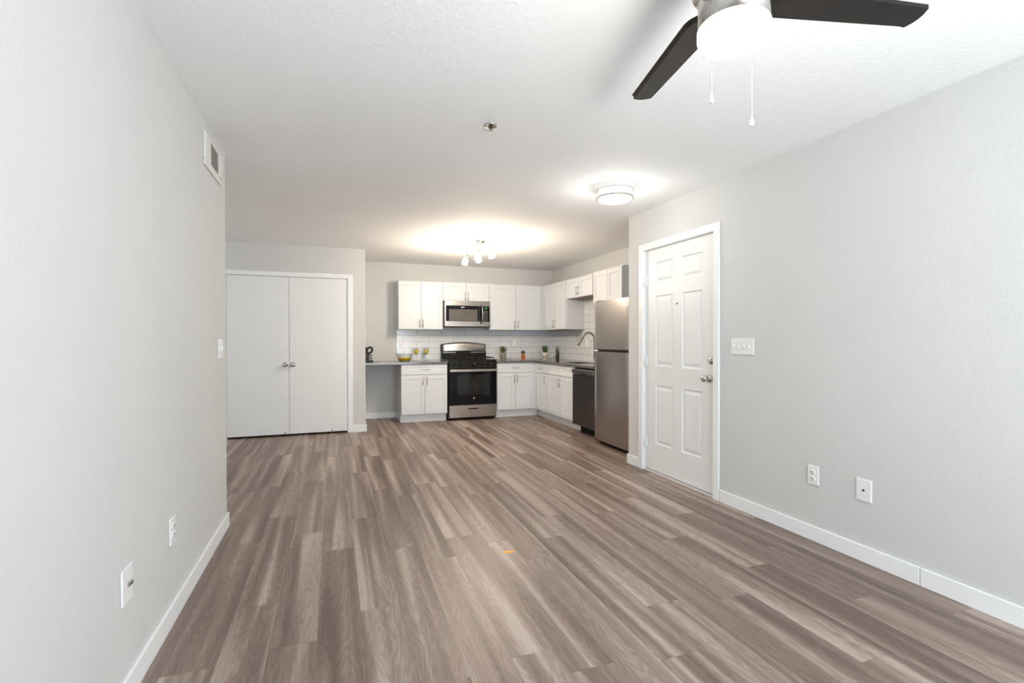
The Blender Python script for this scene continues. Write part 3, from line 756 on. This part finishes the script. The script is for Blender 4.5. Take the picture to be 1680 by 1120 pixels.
# ------------------------------------------------------------------ microwave
t = thing('microwave', 'stainless over-the-range microwave mounted above the gas range', 'microwave', (1.600, 7.560, 1.425))
MW, MH = .752, .415
obj('body', box(B(), 0, MW, .02, YB-7.56-.009, 0, MH), principled('microwave_case', (0.035, 0.03, 0.028), 0.5), t, 'dark case')
obj('front_frame', box(B(), 0.010, MW-.004, 0, .022, .012, MH, .003, 1), M_steel, t)
d = obj('door_glass', box(B(), .030, .572, -.004, .002, .094, MH-.076, .001, 1), M_blackglass, t, 'black glass door')
obj('door_window', box(B(), .078, .536, -.0055, -.0035, .102, MH-.134, .0005, 1), M_mwwin, d, 'grey mesh window')
obj('badge', box(B(), .270, .325, -.006, -.0035, MH-.108, MH-.099), M_logo, d, 'tiny silver badge')
c = obj('control_panel', box(B(), .574, MW-.014, -.004, .002, .090, MH-.080, .001, 1), M_blackglass, t, 'black keypad panel')
obj('display', box(B(), .655, .695, -.0055, -.0035, MH-.120, MH-.104), M_green_led, c, 'green digits display')
bm = B()
for r in range(8):
    for k in range(3): box(bm, .640+k*.024, .654+k*.024, -.0052, -.0035, .110+r*.021, .117+r*.021)
obj('keypad', bm, M_keys, c)
bm = B()
tube(bm, [(.598, -.004, .340+.01), (.598, -.030, .345), (.606, -.046, .30), (.610, -.052, .22), (.606, -.046, .13), (.598, -.030, .065), (.598, -.004, .060)], .011, 12, rs=[.010, .012, .012, .011, .012, .012, .010])
obj('handle', bm, M_chrome, t, 'curved chrome handle')
obj('vent_grille', box(B(), .01, MW-.01, .006, .20, -.006, .0, .001, 1), M_black, t)

# ------------------------------------------------------------------ dishwasher (faces -X)
t = thing('dishwasher', 'dark stainless dishwasher between the sink cabinet and the fridge', 'dishwasher', (2.990, 5.930, 0), -PI/2)
DW = .600
obj('body', box(B(), .004, DW, .045, .60, .112, .860), M_rubber, t, 'black tub')
obj('door_panel', box(B(), 0.006, DW-.004, 0, .045, .112, .775, .004, 2), M_steel_dk, t)
h = obj('control_strip', box(B(), .006, DW-.004, -.012, .045, .782, .845, .006, 2), M_steel, t, 'lighter stainless control strip with pocket handle')
obj('handle_pocket', box(B(), .20, .40, -.0135, .0, .778, .790, .002, 1), M_rubber, h, 'dark pocket')
obj('toe_kick', box(B(), .004, DW, .125, .58, 0, .110), M_rubber, t, 'black recessed toe kick')

# ------------------------------------------------------------------ fridge (faces -X)
t = thing('refrigerator', 'tall stainless top-freezer refrigerator beside the entry wall', 'refrigerator', (2.920, 5.235, 0), -PI/2)
FW = .760
obj('body', box(B(), .004, FW-.004, .075, .690, .03, 1.672), M_fside, t, 'dark grey cabinet')
def fdoor(z0, z1):
    bm = B(); poly = []
    for k in range(13):
        x = k/12; poly.append((x*FW, .012*(2*x-1)**2 ))
    poly[0] = (0, .020); poly[-1] = (FW, .020)
    poly += [(FW, .070), (0, .070)]
    prism(bm, poly, z0, z1)
    return bm
o = obj('freezer_door', fdoor(1.118, 1.680), M_fridge, t)
obj('badge', box(B(), .640, .735, -.004+.006, .012, 1.578, 1.584), M_logo, o, 'thin silver badge')
o = obj('fridge_door', fdoor(.048, 1.088), M_fridge, t)
obj('door_gap', box(B(), .01, FW-.01, .020, .075, 1.0881, 1.1179), M_rubber, t, 'dark gap between the doors')
obj('hinge', box(B(), .008, .085, .004, .030, 1.092, 1.110, .002, 1), M_plate, t, 'small white hinge cover')
obj('toe_grille', box(B(), .03, FW-.03, .08, .12, .012, .046), M_rubber, t, 'black toe grille')
for x in (.05, FW-.05):
    for y in (.11, .60): obj('roller_foot', tube(B(), [(x, y, 0), (x, y, .035)], .018, 10), M_rubber, t)
obj('top_hinge', box(B(), .02, .09, .03, .10, 1.681, 1.694, .003, 1), M_fside, t)

# ------------------------------------------------------------------ things on the counters
Z = CT1
# abstract ring-and-comb sculpture
t = thing('decorative_sculpture', 'small black decorative sculpture with a ring at the counter end by the closet wall', 'decoration', (.462, 7.385, Z))
M_sc = add_bump(principled('black_resin', (0.010, 0.008, 0.007), 0.45), 60, 0.1)
bm = B(); box(bm, -.060, .060, -.028, .028, 0, .040, .003, 1)
obj('plinth', bm, M_sc, t)
bm = B(); box(bm, -.055, .005, -.022, .022, .040, .125, .003, 1)
for z in (.052, .078, .104): box(bm, .0, .048 if z != .078 else .040, -.020, .020, z, z+.014, .003, 1)
obj('comb_block', bm, M_sc, t)
bm = B(); seg = 28
for k in range(seg):
    pass
ringp = [(0.012+.036*math.cos(2*PI*k/seg)*1.0 - .010*math.sin(2*PI*k/seg)*-1, 0, .180+.042*math.sin(2*PI*k/seg)) for k in range(seg+1)]
tube(bm, ringp, .016, 10)
obj('ring', bm, M_sc, t)
bm = B(); box(bm, -.055, -.030, -.018, .018, .120, .228, .003, 1)
obj('upright', bm, M_sc, t)

def glass_bowl():
    t = thing('glass_bowl', 'clear glass bowl half full of yellow drink on the left countertop', 'bowl', (.984, 7.50, Z))
    outer = [(0, 0), (.070, 0), (.078, .006), (.100, .045), (.118, .085), (.128, .122)]
    inner = [(.1245, .122), (.1145, .086), (.0965, .047), (.074, .010), (0, .008)]
    obj('bowl_glass', lathe(B(), outer+inner, 40), M_glass, t)
    obj('drink', lathe(B(), [(0, .0085), (.0735, .0105), (.096, .047), (.1065, .068), (0, .068)], 36), M_juice, t, 'yellow drink')
glass_bowl()
def wine(label, x, y):
    t = thing('wine_glass', label, 'glass', (x, y, Z))
    outer = [(0, 0), (.034, 0), (.034, .002), (.010, .006), (.004, .012), (.0035, .085), (.012, .096), (.030, .112), (.040, .135), (.041, .160), (.034, .198)]
    inner = [(.0328, .198), (.0396, .160), (.0386, .136), (.0285, .114), (.010, .100), (0, .099)]
    obj('stemware', lathe(B(), outer+inner, 32), M_glass, t)
    obj('drink', lathe(B(), [(0, .0995), (.0095, .1005), (.028, .1145), (.038, .1365), (.039, .160), (.0375, .172), (0, .172)], 28), M_juice2, t, 'yellow drink')
wine('stemmed glass of yellow drink next to the glass bowl', 1.195, 7.74)
wine('stemmed glass of yellow drink nearer the gas range', 1.365, 7.82)

def leaf(bm, base, tip, wd, th=.004, bend=.0):
    b, e = Vector(base), Vector(tip); d = e-b; L = d.length; dn = d.normalized()
    side = dn.cross(Vector((0, 0, 1))); side = side.normalized() if side.length > 1e-3 else Vector((1, 0, 0))
    up = side.cross(dn); N = 6; rows = []
    for i in range(N+1):
        f = i/N; wv = wd*math.sin(PI*min(1, .18+f*.82))**.7*(1 if f < 1 else 0.02); c = b+d*f+up*bend*math.sin(PI*f)
        rows.append([bm.verts.new(c+side*wv), bm.verts.new(c+up*th*.5*(1-f*.8)), bm.verts.new(c-side*wv), bm.verts.new(c-up*th*(1-f*.8))])
    for A, Bv in zip(rows, rows[1:]):
        for i in range(4):
            f = bm.faces.new((A[i], A[(i+1) % 4], Bv[(i+1) % 4], Bv[i])); f.smooth = True
    bm.faces.new(rows[0]); bm.faces.new(rows[-1][::-1])
# succulent
t = thing('potted_succulent', 'fat-leaved green succulent in a grey footed pot right of the gas range', 'potted plant', (2.585, 7.62, Z))
obj('pot', lathe(B(), [(0, 0), (.042, 0), (.044, .008), (.038, .016), (.050, .035), (.056, .080), (.056, .118), (.050, .118), (.048, .100), (0, .100)], 28), M_pot_grey, t)
obj('soil', lathe(B(), [(0, .104), (.048, .103), (.048, .1)], 20), M_soil, t)
bm = B(); random.seed(3)
for k in range(22):
    a = k*2.399; tl = .015+.066*(k/22); h = .125-.03*(k/22)+random.uniform(-.01, .02)
    leaf(bm, (.008*math.cos(a), .008*math.sin(a), .10), (tl*1.1*math.cos(a), tl*1.1*math.sin(a), .10+h), .013, .012)
obj('leaves', bm, M_leaf, t)
# orange pot cactus
t = thing('potted_cactus', 'small round dark cactus in an orange pot on the countertop', 'potted plant', (2.868, 7.44, Z))
obj('pot', lathe(B(), [(0, 0), (.026, 0), (.028, .006), (.033, .070), (.036, .070), (.036, .084), (.031, .084), (.030, .076), (0, .076)], 24), M_pot_orange, t)
obj('stem', lathe(B(), [(0, .100), (.020, .100), (.022, .085), (.022, .077), (0, .077)], 16), M_stem_y, t, 'yellow green stem')
bm = B(); seg = 24
prof = [(0.001, .155), (.014, .152), (.026, .143), (.033, .128), (.034, .113), (.026, .101), (.001, .097)]
rings = []
for r, h in prof:
    rings.append([bm.verts.new((r*(1+.10*math.cos(8*2*PI*i/48))*math.cos(2*PI*i/48), r*(1+.10*math.cos(8*2*PI*i/48))*math.sin(2*PI*i/48), h)) for i in range(48)])
for A, Bv in zip(rings, rings[1:]):
    for i in range(48):
        f = bm.faces.new((A[i], A[(i+1) % 48], Bv[(i+1) % 48], Bv[i])); f.smooth = True
obj('cactus_ball', bm, M_cactus, t)
# grass in footed bowl
t = thing('potted_plant', 'spiky green plant in a cream footed bowl in the corner', 'potted plant', (3.285, 7.50, Z))
obj('footed_bowl', lathe(B(), [(0, 0), (.034, 0), (.034, .006), (.014, .020), (.012, .032), (.032, .044), (.052, .072), (.055, .120), (.050, .120), (.047, .108), (0, .108)], 28), M_pot_cream, t)
obj('soil', lathe(B(), [(0, .112), (.047, .111), (.047, .107)], 20), M_soil, t)
bm = B(); random.seed(5)
for k in range(46):
    a = random.uniform(0, 2*PI); r0 = random.uniform(0, .035); r1 = r0+random.uniform(.0, .055); h = random.uniform(.09, .145)
    leaf(bm, (r0*math.cos(a), r0*math.sin(a), .105), (r1*math.cos(a), r1*math.sin(a), .105+h), .006, .003)
obj('blades', bm, M_leaf2, t)
# dark vase
t = thing('potted_cactus', 'slender dark branching cactus in a tall dark pot beside the sink', 'potted plant', (3.105, 6.64, Z))
obj('pot', lathe(B(), [(0, 0), (.022, 0), (.0245, .004), (.026, .110), (.029, .112), (.029, .128), (.023, .128), (.021, .118), (0, .118)], 20), M_pot_dark, t)
bm = B()
for (dx, dy, h, r) in ((-.004, 0, .085, .008), (.010, .004, .125, .007), (-.016, .002, .122, .0065), (.004, -.010, .10, .007), (.022, 0, .06, .006), (-.024, .004, .055, .005)):
    tube(bm, [(dx*.4, dy*.4, .115), (dx*.9, dy, .115+h*.4), (dx*1.3, dy, .115+h*.85), (dx*1.35, dy, .115+h)], r, 8, rs=[r*.8, r*1.1, r*.9, r*.2])
obj('branches', bm, M_leaf3, t)

# thin flat orange mark on floor
bm = B(); random.seed(2)
poly = [(.037*math.cos(2*PI*k/16)*(1+random.uniform(-.10, .10)), .020*math.sin(2*PI*k/16)*(1+random.uniform(-.15, .15))) for k in range(16)]
prism(bm, poly, 0.0, .0006)
o = tag(obj('orange_mark', bm, M_orange_mark), 'small orange mark on the plank floor', 'mark')
o.location = (.945, 2.690, 0.0002); o.rotation_euler = (0, 0, -.25)
